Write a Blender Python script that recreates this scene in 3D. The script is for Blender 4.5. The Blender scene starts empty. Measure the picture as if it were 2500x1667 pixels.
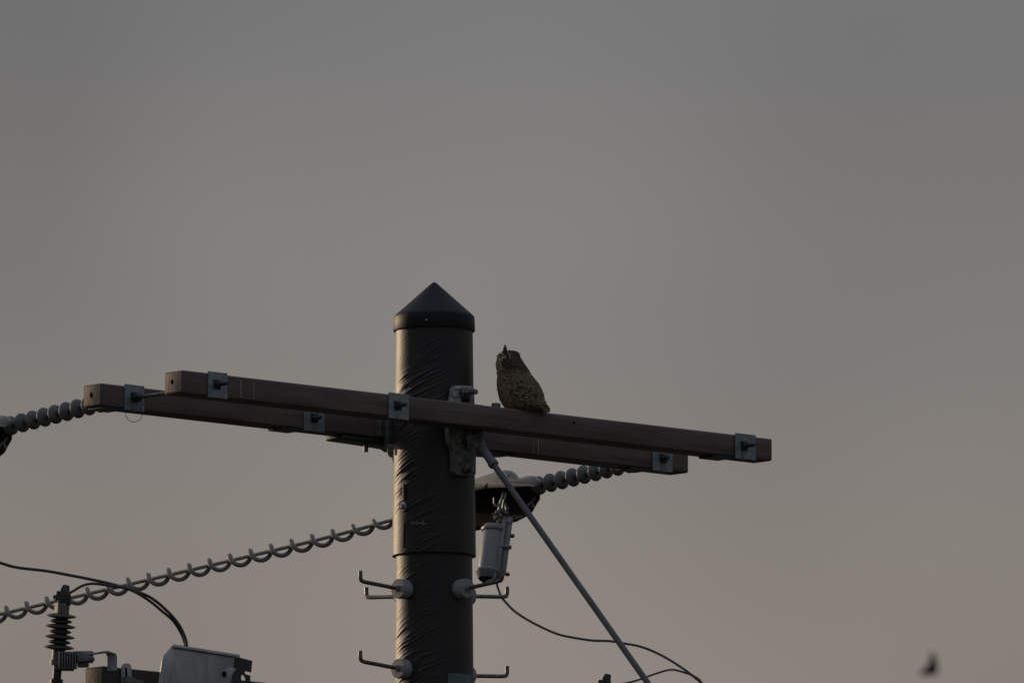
import bpy, bmesh, math, random
import numpy as np
from mathutils import Vector, Matrix

random.seed(7)
rng = np.random.default_rng(11)
scene = bpy.context.scene
COL = scene.collection
rad = math.radians

# ------------------------------------------------------------------ camera, sky, sun, exposure
S = 600.0            # source pixels per metre at the pole
DIST = 76.0          # horizontal distance from the camera to the pole
ELEV = rad(7.4)      # the camera looks up by this angle
CAM = Vector((190 / S, -DIST, 1.7))
F = S * DIST / math.cos(ELEV)
cam_d = bpy.data.cameras.new("camera")
cam_d.sensor_width = 36.0
cam_d.lens = 36.0 * F / 2500.0
cam_d.clip_end = 20000
cam_d.dof.use_dof = True
cam_d.dof.focus_distance = DIST / math.cos(ELEV)
cam_d.dof.aperture_fstop = 7.5
cam = bpy.data.objects.new("camera", cam_d)
cam.location = CAM
cam.rotation_euler = (rad(90) + ELEV, 0, 0)
COL.objects.link(cam)
scene.camera = cam

SUN_EL = rad(9)
SUN_AZ = math.atan2(-0.755, 0.656)          # from +Y towards +X
sun_dir = Vector((math.sin(SUN_AZ) * math.cos(SUN_EL), math.cos(SUN_AZ) * math.cos(SUN_EL), math.sin(SUN_EL)))
sd = bpy.data.lights.new("sun", 'SUN')
sd.energy = 1.9
sd.angle = rad(0.53)
sd.color = (1.0, 0.74, 0.50)
sun = bpy.data.objects.new("sun", sd)
sun.rotation_euler = (-sun_dir).to_track_quat('-Z', 'Y').to_euler()
COL.objects.link(sun)

SKYK = (1.072, 0.997, 0.970)
SKYOFF = (-0.412, 0.538, 0.746)
world = bpy.data.worlds.new("World")
scene.world = world
world.use_nodes = True
wt = world.node_tree
wt.nodes.clear()
wo = wt.nodes.new("ShaderNodeOutputWorld")
bg = wt.nodes.new("ShaderNodeBackground")
bg.inputs["Strength"].default_value = 0.05
sky = wt.nodes.new("ShaderNodeTexSky")
sky.sky_type = 'NISHITA'
sky.sun_disc = False
sky.sun_elevation = SUN_EL
sky.sun_rotation = SUN_AZ % (2 * math.pi)
sky.dust_density = 3.0
sky.air_density = 1.0
sky.ozone_density = 1.0
hs = wt.nodes.new("ShaderNodeHueSaturation")
hs.inputs["Saturation"].default_value = 0.40
# thin even cloud veils the clear sky
veil = wt.nodes.new("ShaderNodeMix"); veil.data_type = 'RGBA'
veil.inputs[0].default_value = 0.72
veil.inputs[7].default_value = (3.7, 4.4, 5.2, 1)
# evening haze: the air grows warmer and brighter towards the horizon
tcw = wt.nodes.new("ShaderNodeTexCoord")
sep = wt.nodes.new("ShaderNodeSeparateXYZ")
hz = wt.nodes.new("ShaderNodeMapRange")
hz.inputs[1].default_value = math.sin(rad(5.0)); hz.inputs[2].default_value = math.sin(rad(10.0))
ramp = wt.nodes.new("ShaderNodeValToRGB")
ramp.color_ramp.interpolation = 'EASE'
HZ = [(0.0, (1.27, 1.055, 0.86)), (0.30, (1.205, 1.017, 0.85)), (0.52, (1.06, 0.952, 0.842)), (0.70, (0.905, 0.848, 0.785)), (1.0, (0.80, 0.79, 0.75))]
ramp.color_ramp.elements[0].position = 0.0; ramp.color_ramp.elements[1].position = 1.0
for p_, c_ in HZ[1:-1]:
    ramp.color_ramp.elements.new(p_)
for el_, (p_, c_) in zip(ramp.color_ramp.elements, HZ):
    el_.position = p_; el_.color = (*[k * q_ for k, q_ in zip(c_, SKYK)], 1)
# cloud unevenness, added and shifted so the sky is brightest mid-view
mpw = wt.nodes.new("ShaderNodeMapping")
mpw.inputs["Location"].default_value = SKYOFF
nz = wt.nodes.new("ShaderNodeTexNoise")
nz.inputs["Scale"].default_value = 26.0
nz.inputs["Detail"].default_value = 1.5
mr = wt.nodes.new("ShaderNodeMapRange")
mr.inputs[1].default_value = 0.3; mr.inputs[2].default_value = 0.7
mr.inputs[3].default_value = 0.88; mr.inputs[4].default_value = 1.12
mx = wt.nodes.new("ShaderNodeMix"); mx.data_type = 'RGBA'; mx.blend_type = 'MULTIPLY'
mx.inputs[0].default_value = 1.0
mx2 = wt.nodes.new("ShaderNodeMix"); mx2.data_type = 'RGBA'; mx2.blend_type = 'MULTIPLY'
mx2.inputs[0].default_value = 1.0
wt.links.new(tcw.outputs["Generated"], sep.inputs[0])
wt.links.new(sep.outputs["Z"], hz.inputs[0])
wt.links.new(hz.outputs[0], ramp.inputs[0])
wt.links.new(tcw.outputs["Generated"], mpw.inputs["Vector"])
wt.links.new(mpw.outputs[0], nz.inputs["Vector"])
wt.links.new(nz.outputs["Fac"], mr.inputs[0])
wt.links.new(sky.outputs[0], hs.inputs["Color"])
wt.links.new(hs.outputs[0], veil.inputs[6])
wt.links.new(veil.outputs[2], mx.inputs[6])
wt.links.new(ramp.outputs[0], mx.inputs[7])
wt.links.new(mx.outputs[2], mx2.inputs[6])
wt.links.new(mr.outputs[0], mx2.inputs[7])
# clouded sky overhead, out of view, brightened to lift the shaded faces
zen = wt.nodes.new("ShaderNodeMapRange")
zen.inputs[1].default_value = math.sin(rad(10.5)); zen.inputs[2].default_value = math.sin(rad(55))
zmix = wt.nodes.new("ShaderNodeMix"); zmix.data_type = 'RGBA'
zmix.inputs[6].default_value = (1, 1, 1, 1); zmix.inputs[7].default_value = (2.2, 2.35, 2.7, 1)
mx3 = wt.nodes.new("ShaderNodeMix"); mx3.data_type = 'RGBA'; mx3.blend_type = 'MULTIPLY'
mx3.inputs[0].default_value = 1.0
wt.links.new(sep.outputs["Z"], zen.inputs[0])
wt.links.new(zen.outputs[0], zmix.inputs[0])
wt.links.new(mx2.outputs[2], mx3.inputs[6])
wt.links.new(zmix.outputs[2], mx3.inputs[7])
wt.links.new(mx3.outputs[2], bg.inputs["Color"])
wt.links.new(bg.outputs[0], wo.inputs["Surface"])

scene.view_settings.view_transform = 'Standard'
scene.view_settings.look = 'None'
scene.view_settings.exposure = 0.0
scene.view_settings.gamma = 1.0
scene.view_settings.use_curve_mapping = False

# ------------------------------------------------------------------ helpers
CE, SE = math.cos(ELEV), math.sin(ELEV)

def P(px, py, y):
    """world point that lies at depth y and is seen at source pixel px, py"""
    d = Vector(((px - 1250) / F, CE - (833.5 - py) / F * SE, SE + (833.5 - py) / F * CE))
    t = (y - CAM.y) / d.y
    return CAM + d * t

def proj(p):
    d = Vector(p) - CAM
    fz = d.y * CE + d.z * SE
    return 1250 + F * d.x / fz, 833.5 - F * (-d.y * SE + d.z * CE) / fz

YAW = rad(43)
A = Vector((math.cos(YAW), math.sin(YAW), 0))      # along the cross-arms, to the right and away
N = Vector((-math.sin(YAW), math.cos(YAW), 0))     # along the line, to the left and away
Z = Vector((0, 0, 1))

def mat(name, col, rough=0.5, metal=0.0, col2=None, nscale=20.0, stretch=(1, 1, 1), bump=0.0, bscale=None,
        detail=4.0, attr=False, lo=0.35, hi=0.65, spec=0.5, rvar=0.0):
    m = bpy.data.materials.new(name)
    m.use_nodes = True
    t = m.node_tree
    b = t.nodes["Principled BSDF"]
    b.inputs["Roughness"].default_value = rough
    b.inputs["Metallic"].default_value = metal
    b.inputs["Specular IOR Level"].default_value = spec
    tc = t.nodes.new("ShaderNodeTexCoord")
    mp = t.nodes.new("ShaderNodeMapping")
    mp.inputs["Scale"].default_value = stretch
    t.links.new(tc.outputs["Object"], mp.inputs["Vector"])
    n = t.nodes.new("ShaderNodeTexNoise")
    n.inputs["Scale"].default_value = nscale
    n.inputs["Detail"].default_value = detail
    n.inputs["Roughness"].default_value = 0.65
    t.links.new(mp.outputs[0], n.inputs["Vector"])
    r = t.nodes.new("ShaderNodeMapRange")
    r.inputs[1].default_value = lo; r.inputs[2].default_value = hi
    t.links.new(n.outputs["Fac"], r.inputs[0])
    mix = t.nodes.new("ShaderNodeMix"); mix.data_type = 'RGBA'
    c2 = col2 or tuple(c * 0.6 for c in col)
    mix.inputs[6].default_value = (*col, 1); mix.inputs[7].default_value = (*c2, 1)
    t.links.new(r.outputs[0], mix.inputs[0])
    out = mix.outputs[2]
    if attr:
        at = t.nodes.new("ShaderNodeAttribute"); at.attribute_name = "Col"
        mu = t.nodes.new("ShaderNodeMix"); mu.data_type = 'RGBA'; mu.blend_type = 'MULTIPLY'
        mu.inputs[0].default_value = 1.0
        t.links.new(out, mu.inputs[6]); t.links.new(at.outputs["Color"], mu.inputs[7])
        out = mu.outputs[2]
    t.links.new(out, b.inputs["Base Color"])
    if rvar:
        rr = t.nodes.new("ShaderNodeMapRange")
        rr.inputs[3].default_value = rough - rvar; rr.inputs[4].default_value = rough + rvar
        t.links.new(n.outputs["Fac"], rr.inputs[0])
        t.links.new(rr.outputs[0], b.inputs["Roughness"])
    if bump:
        n2 = t.nodes.new("ShaderNodeTexNoise")
        n2.inputs["Scale"].default_value = bscale or nscale * 2
        n2.inputs["Detail"].default_value = 5.0
        t.links.new(mp.outputs[0], n2.inputs["Vector"])
        bp = t.nodes.new("ShaderNodeBump")
        bp.inputs["Strength"].default_value = bump
        bp.inputs["Distance"].default_value = 0.004
        t.links.new(n2.outputs["Fac"], bp.inputs["Height"])
        t.links.new(bp.outputs[0], b.inputs["Normal"])
    return m

M_WRAP = mat("dark pole film", (0.023, 0.0208, 0.020), 0.50, col2=(0.0155, 0.015, 0.015), nscale=9, bump=0.12, bscale=260, rvar=0.05, spec=0.36)
M_CAP = mat("black cap plastic", (0.018, 0.0175, 0.020), 0.5, col2=(0.013, 0.013, 0.015), nscale=14, bump=0.2, bscale=180, spec=0.15)
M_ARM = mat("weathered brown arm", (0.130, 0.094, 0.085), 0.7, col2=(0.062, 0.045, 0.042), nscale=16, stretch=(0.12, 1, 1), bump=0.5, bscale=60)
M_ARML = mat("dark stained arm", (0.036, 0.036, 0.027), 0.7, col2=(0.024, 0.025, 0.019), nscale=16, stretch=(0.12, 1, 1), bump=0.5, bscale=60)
M_INNER = mat("shade-dark cover wall", (0.030, 0.026, 0.023), 0.85, col2=(0.020, 0.018, 0.016), nscale=14, spec=0.08)  # shade inside the cover is put into this dark wall colour
M_END = mat("sawn arm end", (0.36, 0.28, 0.215), 0.75, col2=(0.25, 0.19, 0.145), nscale=30, stretch=(1, 1, 0.4), bump=0.4, bscale=90)
M_PLATE = mat("dull zinc plate", (0.235, 0.275, 0.30), 0.48, 0.55, col2=(0.15, 0.18, 0.20), nscale=28, bump=0.15, bscale=150, rvar=0.12)
M_STEEL = mat("galvanised steel", (0.33, 0.34, 0.345), 0.45, 0.6, col2=(0.20, 0.21, 0.215), nscale=40, bump=0.2, bscale=160, rvar=0.1)
M_CAST = mat("old grey casting", (0.17, 0.175, 0.165), 0.6, 0.35, col2=(0.09, 0.09, 0.085), nscale=34, bump=0.5, bscale=120)
M_DARK = mat("dark steel", (0.05, 0.05, 0.052), 0.5, 0.4, col2=(0.03, 0.03, 0.031), nscale=40)
M_HOLE = mat("hole shade black", (0.006, 0.005, 0.005), 0.9, spec=0.0)  # holes are laid-on black pieces, their inner shade put into the colour
M_SHED = mat("grey silicone", (0.15, 0.145, 0.142), 0.55, col2=(0.10, 0.097, 0.097), nscale=30, bump=0.1, bscale=120)
M_SHEDD = mat("dark brown polymer", (0.080, 0.070, 0.062), 0.55, col2=(0.052, 0.046, 0.042), nscale=30, bump=0.1, bscale=120)
M_HOOD = mat("grey cover plastic", (0.34, 0.335, 0.33), 0.5, col2=(0.22, 0.215, 0.21), nscale=9, bump=0.06, bscale=120)
M_SHELL = mat("dull shroud sheet", (0.43, 0.435, 0.42), 0.5, 0.05, col2=(0.21, 0.215, 0.225), nscale=8, stretch=(1, 1, 0.5), bump=0.25, bscale=130, rvar=0.14)
M_CAN = mat("grey painted can", (0.235, 0.24, 0.25), 0.45, col2=(0.18, 0.184, 0.19), nscale=16, bump=0.12, bscale=150)
M_WIRE = mat("black wire jacket", (0.050, 0.045, 0.048), 0.5, col2=(0.034, 0.031, 0.034), nscale=60)
M_COND = mat("bare grey conductor", (0.27, 0.255, 0.205), 0.65, 0.0, col2=(0.19, 0.18, 0.15), nscale=60)
M_SPIRAL = mat("grey spiral plastic", (0.21, 0.195, 0.19), 0.6, col2=(0.155, 0.145, 0.142), nscale=30)
M_MARK = mat("pale scrape", (0.36, 0.34, 0.34), 0.7, col2=(0.22, 0.20, 0.20), nscale=60)
M_FERR = mat("grey rod socket", (0.135, 0.135, 0.142), 0.5, col2=(0.095, 0.094, 0.10), nscale=20, bump=0.1, bscale=100)
M_TEAL = mat("faded teal plate", (0.085, 0.13, 0.12), 0.5, col2=(0.06, 0.095, 0.09), nscale=40)
M_PINK = mat("brown rubber sleeve", (0.26, 0.19, 0.178), 0.6, col2=(0.12, 0.09, 0.085), nscale=40)
M_ROD = mat("grey fibreglass rod", (0.095, 0.095, 0.10), 0.45, col2=(0.062, 0.06, 0.064), nscale=9, bump=0.1, bscale=100)
M_PEG = mat("worn peg steel", (0.20, 0.185, 0.165), 0.4, 0.7, col2=(0.10, 0.092, 0.085), nscale=50, bump=0.2, bscale=160)
M_PUCK = mat("grey washer block", (0.30, 0.30, 0.30), 0.6, col2=(0.21, 0.205, 0.205), nscale=50, bump=0.2, bscale=150)
M_CHALK = mat("pale paint pen", (0.42, 0.42, 0.42), 0.8, col2=(0.25, 0.25, 0.25), nscale=90)
M_FEATH = mat("owl feathers", (1.0, 1.0, 1.0), 0.85, col2=(0.62, 0.60, 0.58), nscale=160, attr=True, spec=0.15)
M_SKINO = mat("owl down", (0.085, 0.068, 0.052), 0.9, col2=(0.045, 0.036, 0.028), nscale=70, spec=0.15)
M_FACE = mat("owl face feathers", (0.42, 0.35, 0.25), 0.9, col2=(0.25, 0.205, 0.145), nscale=110, spec=0.1)
M_EYE = mat("amber eye", (0.62, 0.32, 0.06), 0.08, col2=(0.5, 0.24, 0.04), nscale=60)
M_BLACK = mat("black horn", (0.02, 0.019, 0.018), 0.35, nscale=60)
M_BIRD = mat("dark bird plumage", (0.03, 0.027, 0.023), 0.8, col2=(0.02, 0.018, 0.016), nscale=40)
M_GROUND = mat("dry grass ground", (0.055, 0.052, 0.034), 0.95, col2=(0.03, 0.034, 0.017), nscale=0.35, bump=0.3, bscale=6)


class MB:
    """gathers shapes in world space; build() links them as ONE mesh object"""
    def __init__(self):
        self.v, self.f, self.c = [], [], []

    def add(self, verts, faces, col=None):
        o = len(self.v)
        self.v += [tuple(p) for p in verts]
        self.f += [tuple(i + o for i in f) for f in faces]
        if col is not None:
            self.c += [col] * len(verts)
        return self

    def box(self, c, size, axes=None, bevel=0.0, seg=2):
        bm = bmesh.new()
        bmesh.ops.create_cube(bm, size=1.0)
        for v in bm.verts:
            v.co = Vector((v.co.x * size[0], v.co.y * size[1], v.co.z * size[2]))
        if bevel:
            bmesh.ops.bevel(bm, geom=bm.edges[:], offset=bevel, segments=seg, affect='EDGES', profile=0.5)
        bm.verts.index_update()
        ax = axes or (Vector((1, 0, 0)), Vector((0, 1, 0)), Vector((0, 0, 1)))
        c = Vector(c)
        self.add([c + ax[0] * v.co.x + ax[1] * v.co.y + ax[2] * v.co.z for v in bm.verts],
                 [[v.index for v in f.verts] for f in bm.faces])
        bm.free()
        return self

    def tube(self, pts, r, n=12, caps=True):
        pts = [Vector(p) for p in pts]
        k = len(pts)
        rs = r if isinstance(r, (list, tuple)) else [r] * k
        tan = []
        for i in range(k):
            a = pts[max(i - 1, 0)]; b = pts[min(i + 1, k - 1)]
            tan.append((b - a).normalized())
        ref = Vector((0, 0, 1)) if abs(tan[0].z) < 0.9 else Vector((1, 0, 0))
        u = tan[0].cross(ref).normalized()
        vs, fs = [], []
        for i in range(k):
            u = (u - tan[i] * u.dot(tan[i])).normalized()
            w = tan[i].cross(u)
            for j in range(n):
                a = 2 * math.pi * j / n
                vs.append(pts[i] + (u * math.cos(a) + w * math.sin(a)) * rs[i])
        for i in range(k - 1):
            for j in range(n):
                j2 = (j + 1) % n
                fs.append((i * n + j, i * n + j2, (i + 1) * n + j2, (i + 1) * n + j))
        if caps:
            fs.append(tuple(range(n - 1, -1, -1)))
            fs.append(tuple((k - 1) * n + j for j in range(n)))
        return self.add(vs, fs)

    def lathe(self, prof, o, axis, n=32, sq=(1.0, 1.0)):
        """prof: (radius, distance along the axis) pairs"""
        o = Vector(o); w = Vector(axis).normalized()
        ref = Vector((0, 0, 1)) if abs(w.z) < 0.9 else Vector((0, 1, 0))
        u = w.cross(ref).normalized(); v = w.cross(u)
        vs, fs = [], []
        for (r, t) in prof:
            r = max(r, 1e-5)
            for j in range(n):
                a = 2 * math.pi * j / n
                vs.append(o + w * t + u * (r * sq[0] * math.cos(a)) + v * (r * sq[1] * math.sin(a)))
        for i in range(len(prof) - 1):
            for j in range(n):
                j2 = (j + 1) % n
                fs.append((i * n + j, i * n + j2, (i + 1) * n + j2, (i + 1) * n + j))
        fs.append(tuple(range(n - 1, -1, -1)))
        fs.append(tuple((len(prof) - 1) * n + j for j in range(n)))
        return self.add(vs, fs)

    def sphere(self, c, r, n=16, sq=(1, 1, 1)):
        c = Vector(c); vs, fs = [], []
        m = n // 2
        for i in range(m + 1):
            t = math.pi * i / m
            for j in range(n):
                a = 2 * math.pi * j / n
                vs.append(c + Vector((r * sq[0] * math.sin(t) * math.cos(a), r * sq[1] * math.sin(t) * math.sin(a), r * sq[2] * math.cos(t))))
        for i in range(m):
            for j in range(n):
                j2 = (j + 1) % n
                fs.append((i * n + j, (i + 1) * n + j, (i + 1) * n + j2, i * n + j2))
        return self.add(vs, fs)

    def prism(self, pts, w, bevel=0.0):
        """outline of world points in one plane, given thickness along vector w (centred)"""
        bm = bmesh.new()
        w = Vector(w)
        vs = [bm.verts.new(Vector(p) - w * 0.5) for p in pts]
        f = bm.faces.new(vs)
        ex = bmesh.ops.extrude_face_region(bm, geom=[f])
        for g in ex['geom']:
            if isinstance(g, bmesh.types.BMVert):
                g.co += w
        if bevel:
            bmesh.ops.bevel(bm, geom=bm.edges[:], offset=bevel, segments=2, affect='EDGES', profile=0.5)
        bmesh.ops.recalc_face_normals(bm, faces=bm.faces)
        bm.verts.index_update()
        self.add([v.co.copy() for v in bm.verts], [[v.index for v in f.verts] for f in bm.faces])
        bm.free()
        return self

    def build(self, name, m, parent=None, angle=35, fix=True):
        me = bpy.data.meshes.new(name)
        inv = Matrix.Identity(4)
        if parent is not None:
            inv = ROOTM[parent.name].inverted()
        me.from_pydata([tuple(inv @ Vector(p)) for p in self.v], [], self.f)
        if self.c and len(self.c) == len(self.v):
            ca = me.color_attributes.new("Col", 'FLOAT_COLOR', 'POINT')
            ca.data.foreach_set("color", np.array([(*c, 1.0) for c in self.c], dtype=np.float32).ravel())
        if fix:
            bm = bmesh.new(); bm.from_mesh(me)
            bmesh.ops.recalc_face_normals(bm, faces=bm.faces)
            bm.to_mesh(me); bm.free()
        me.materials.append(m)
        me.polygons.foreach_set("use_smooth", [True] * len(me.polygons))
        me.set_sharp_from_angle(angle=rad(angle))
        me.update()
        o = bpy.data.objects.new(name, me)
        COL.objects.link(o)
        if parent is not None:
            o.parent = parent
            ROOTM[o.name] = ROOTM[parent.name]
        else:
            ROOTM[o.name] = Matrix.Identity(4)
        return o


ROOTM = {}

def tag(o, label=None, cat=None, group=None, kind=None):
    if label: o['label'] = label
    if cat: o['category'] = cat
    if group: o['group'] = group
    if kind: o['kind'] = kind
    return o

def thing(name, label, cat, loc=(0, 0, 0), rz=0.0, group=None, matrix=None):
    o = bpy.data.objects.new(name, None)
    o.empty_display_size = 0.05
    COL.objects.link(o)
    m = matrix or (Matrix.Translation(Vector(loc)) @ Matrix.Rotation(rz, 4, 'Z'))
    o.matrix_world = m
    ROOTM[o.name] = m.copy()
    return tag(o, label, cat, group)

def dup(root, m, label, name=None):
    """a copy of a thing with copies of its parts and sub-parts, placed by matrix m"""
    r = root.copy(); COL.objects.link(r)
    r.matrix_world = m
    r['label'] = label
    def rec(src, dst):
        for ch in [c for c in ALL() if c.parent == src]:
            c = ch.copy(); COL.objects.link(c); c.parent = dst
            rec(ch, c)
    rec(root, r)
    return r

def ALL():
    return list(COL.objects)

def spline(pts, per=8):
    """Catmull-Rom through the points"""
    pts = [Vector(p) for p in pts]
    q = [pts[0] * 2 - pts[1]] + pts + [pts[-1] * 2 - pts[-2]]
    out = []
    for i in range(1, len(q) - 2):
        for k in range(per):
            t = k / per
            a, b, c, d = q[i - 1], q[i], q[i + 1], q[i + 2]
            out.append(0.5 * ((2 * b) + (c - a) * t + (2 * a - 5 * b + 4 * c - d) * t * t + (3 * b - a - 3 * c + d) * t ** 3))
    out.append(pts[-1])
    return out

def vnoise(x, y, seed):
    """smooth value noise on arrays, 0..1"""
    xi = np.floor(x).astype(np.int64); yi = np.floor(y).astype(np.int64)
    xf = x - xi; yf = y - yi
    def h(a, b):
        n = (a * 374761393 + b * 668265263 + seed * 974711) & 0xFFFFFFFF
        n = ((n ^ (n >> 13)) * 1274126177) & 0xFFFFFFFF
        return ((n ^ (n >> 16)) & 0xFFFF) / 65535.0
    u = xf * xf * (3 - 2 * xf); v = yf * yf * (3 - 2 * yf)
    return (h(xi, yi) * (1 - u) + h(xi + 1, yi) * u) * (1 - v) + (h(xi, yi + 1) * (1 - u) + h(xi + 1, yi + 1) * u) * v

# ------------------------------------------------------------------ ground
g = MB()
g.add([(-6000, -6000, 0), (6000, -6000, 0), (6000, 9000, 0), (-6000, 9000, 0)], [(0, 1, 2, 3)])
tag(g.build("ground", M_GROUND), kind='structure')

# ------------------------------------------------------------------ utility pole
def zpx(py, y=0.0):
    return P(1060, py, y).z

pole = thing("utility_pole", "dark film wrapped utility pole with a pointed black cap", "utility pole")

def pole_skin(zs, radius_fn, amp, zoff=0.0, n=440):
    """a round skin with the slanting creases of shrunk film"""
    th = np.linspace(0, 2 * np.pi, n, endpoint=False)
    zz, tt = np.meshgrid(np.array(zs), th, indexing='ij')
    R = np.vectorize(radius_fn)(zz)
    s = -0.165 * tt                                 # seam sits at the back (+Y)
    ca, sa = math.cos(rad(24)), math.sin(rad(24))
    warp = 0.012 * (vnoise(s / 0.10, zz / 0.09, 3) - 0.5) + 0.005 * (vnoise(s / 0.035, zz / 0.03, 4) - 0.5)
    p = s * ca + zz * sa; q = -s * sa + zz * ca
    def folds(lam, sx, seed):
        """overlapping pleats: a slow slope and a sharp step, each fading in and out along its length"""
        ph = (q + warp) / lam
        k = np.floor(ph); fr = ph - k
        h = np.where(fr < 0.16, fr / 0.16, 1 - (fr - 0.16) / 0.84)
        amp_k = np.clip(vnoise(p / sx + k * 7.31, k * 3.7, seed) * 2.3 - 0.75, 0, 1)
        return h * amp_k
    patch = np.clip((vnoise(s / 0.13 + 7, zz / 0.10, 9) - 0.27) * 2.6, 0.06, 1)
    fine = vnoise(s / 0.006, zz / 0.006, 21) - 0.5
    hgt = amp * patch * (0.0058 * folds(0.0165, 0.10, 5) + 0.0028 * folds(0.0098, 0.06, 8)) + amp * 0.0003 * fine
    # where the film lies smooth and tight, on the right, the creases fade out
    X = np.sin(tt); 
    fade = np.clip(0.45 - X * 1.1, 0.0, 1) * np.clip(0.25 + (0.98 + X) * 4.0, 0.25, 1)
    R = R + hgt * fade
    x = R * np.sin(tt); y = R * np.cos(tt)
    v = np.stack([x, y, zz], -1).reshape(-1, 3)
    rows = len(zs)
    i = np.arange(rows - 1)[:, None] * n; j = np.arange(n)[None, :]; j2 = (j + 1) % n
    f = np.stack([i + j, i + j2, i + n + j2, i + n + j], -1).reshape(-1, 4)
    return v, f

def skin_object(name, v, f, m, parent):
    me = bpy.data.meshes.new(name)
    me.vertices.add(len(v)); me.vertices.foreach_set("co", v.astype(np.float32).ravel())
    me.loops.add(f.size); me.loops.foreach_set("vertex_index", f.astype(np.int32).ravel())
    me.polygons.add(len(f))
    me.polygons.foreach_set("loop_start", np.arange(0, f.size, 4, dtype=np.int32))
    me.update(calc_edges=True)
    me.polygons.foreach_set("use_smooth", [True] * len(me.polygons))
    me.materials.append(m)
    me.validate()
    o = bpy.data.objects.new(name, me); COL.objects.link(o); o.parent = parent
    ROOTM[o.name] = ROOTM[parent.name]
    return o

Z_BOT = zpx(1740); Z_SLV = zpx(1358); Z_TOP = zpx(790)
fine = list(np.arange(Z_BOT, Z_SLV + 0.02, 0.0022))
coarse = list(np.linspace(0, Z_BOT - 0.05, 30))
def r_shaft(z):
    return 0.1555 + 0.0055 * min(max((Z_SLV - z) / 0.55, 0), 1) + max(0, (Z_SLV - 0.6 - z)) * 0.006
v, f = pole_skin(coarse + fine + [Z_TOP], r_shaft, 0.7)
skin_object("shaft", v, f, M_WRAP, pole)
def r_sleeve(z):
    t = (z - Z_SLV) / (Z_TOP - Z_SLV)
    return 0.1705 + (0.1565 - 0.1705) * t
zs = list(np.arange(Z_SLV, Z_TOP + 0.02, 0.0022))
v, f = pole_skin(zs, r_sleeve, 1.0)
nn = 440
inner = v[:nn].copy(); inner[:, 0] *= 0.93; inner[:, 1] *= 0.93            # turned-in lower lip
v2 = np.concatenate([inner, v]); f2 = f + nn
j = np.arange(nn); lip = np.stack([j, (j + 1) % nn, nn + (j + 1) % nn, nn + j], -1)
skin_object("sleeve", v2, np.concatenate([lip, f2]), M_WRAP, pole)

zc = zpx(809); zr = zpx(773.5)
cap = MB()
prof = [(0.150, zc + 0.002), (0.1655, zc), (0.1668, zc + 0.003), (0.1645, zr - 0.004), (0.1625, zr + 0.002)]
hc = 0.1455
for k in range(1, 15):
    t = k / 15.0
    prof.append((0.1625 * (1 - t), zr + hc * t + 0.002))
prof += [(0.008, zr + hc * 0.958), (0.004, zr + hc * 0.975), (0.0005, zr + hc * 0.98)]
cap.lathe(prof, (0, 0, 0), (0, 0, 1), 72)
cap_o = cap.build("cap", M_CAP, pole, 40)
sc = MB(); p = Vector((-0.030, -0.1635, zpx(781, -0.165)))
sc.lathe([(0.004, -0.004), (0.004, 0.003), (0.0025, 0.0045)], p, (-0.18, -0.98, 0), 12)
sc.build("cap_screw", M_CHALK, cap_o)

def on_pole(px, py, r):
    """point and outward normal on a round of radius r, front side"""
    x = (px - 1060) / S
    x = max(min(x, r * 0.999), -r * 0.999)
    y = -math.sqrt(r * r - x * x)
    q = P(px, py, y)
    return Vector((q.x, y, q.z)), Vector((q.x, y, 0)).normalized()

# bolt, slotted rod and seam on the front left of the sleeve
b = MB(); c, nrm = on_pole(985, 1237, 0.170)
b.lathe([(0.021, -0.006), (0.021, 0.006), (0.019, 0.008)], c, nrm, 24)
b.lathe([(0.012, 0.007), (0.012, 0.018), (0.010, 0.020)], c, nrm, 6)
b.build("through_bolt", M_STEEL, pole)
b = MB()
pts = [on_pole(987, y_, 0.1700)[0] for y_ in (1182, 1200, 1222)]
b.tube(pts, 0.0075, 10)
b.build("keeper_rod", M_DARK, pole)
b = MB()
nrm = on_pole(984, 1290, 0.168)[1]
pts = [on_pole(984.5 - 0.02 * (y_ - 1255), y_, 0.1725)[0] for y_ in range(1256, 1340, 10)]
tg = Vector((-nrm.y, nrm.x, 0))
for q0, q1 in zip(pts[:-1], pts[1:]):
    b.box((q0 + q1) / 2, (0.010, 0.003, (q1 - q0).length * 0.98), (tg, nrm, Z))
b.build("film_seam", M_WRAP, pole)
# unreadable paint-pen scribble
b = MB()
random.seed(3)
x = 1003.0
for k in range(9):
    w = random.uniform(3, 6); h = random.uniform(3, 8)
    st = [(x, 1276 + random.uniform(-3, 3)), (x + w * 0.5, 1276 - h), (x + w * 0.6, 1276 + h * 0.8), (x + w, 1276 + random.uniform(-3, 2))]
    b.tube([on_pole(u, t, 0.1740)[0] for u, t in st], 0.0007, 5)
    x += w * 0.8
b.tube([on_pole(u, 1277 + 0.3 * math.sin(u), 0.1740)[0] for u in range(1002, 1047, 3)], 0.0006, 5)
b.build("paint_scribble", M_CHALK, pole)
# small plate wrapped round the right front of the pole
b = MB()
vs, fs = [], []
cols = [on_pole(px, 1641, 0.1655)[0] for px in range(1094, 1151, 4)]
for q in cols:
    nrm = Vector((q.x, q.y, 0)).normalized()
    for (dz, dr) in ((0, 0), (-0.10, 0), (-0.10, -0.003), (0, -0.003)):
        vs.append(Vector((q.x, q.y, cols[0].z + dz)) + nrm * dr)
k = len(cols)
for i in range(k - 1):
    for j in range(4):
        fs.append((i * 4 + j, i * 4 + (j + 1) % 4, (i + 1) * 4 + (j + 1) % 4, (i + 1) * 4 + j))
fs += [(0, 1, 2, 3), tuple((k - 1) * 4 + j for j in (3, 2, 1, 0))]
b.add(vs, fs)
b.build("tag_plate", M_TEAL, pole)

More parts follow.
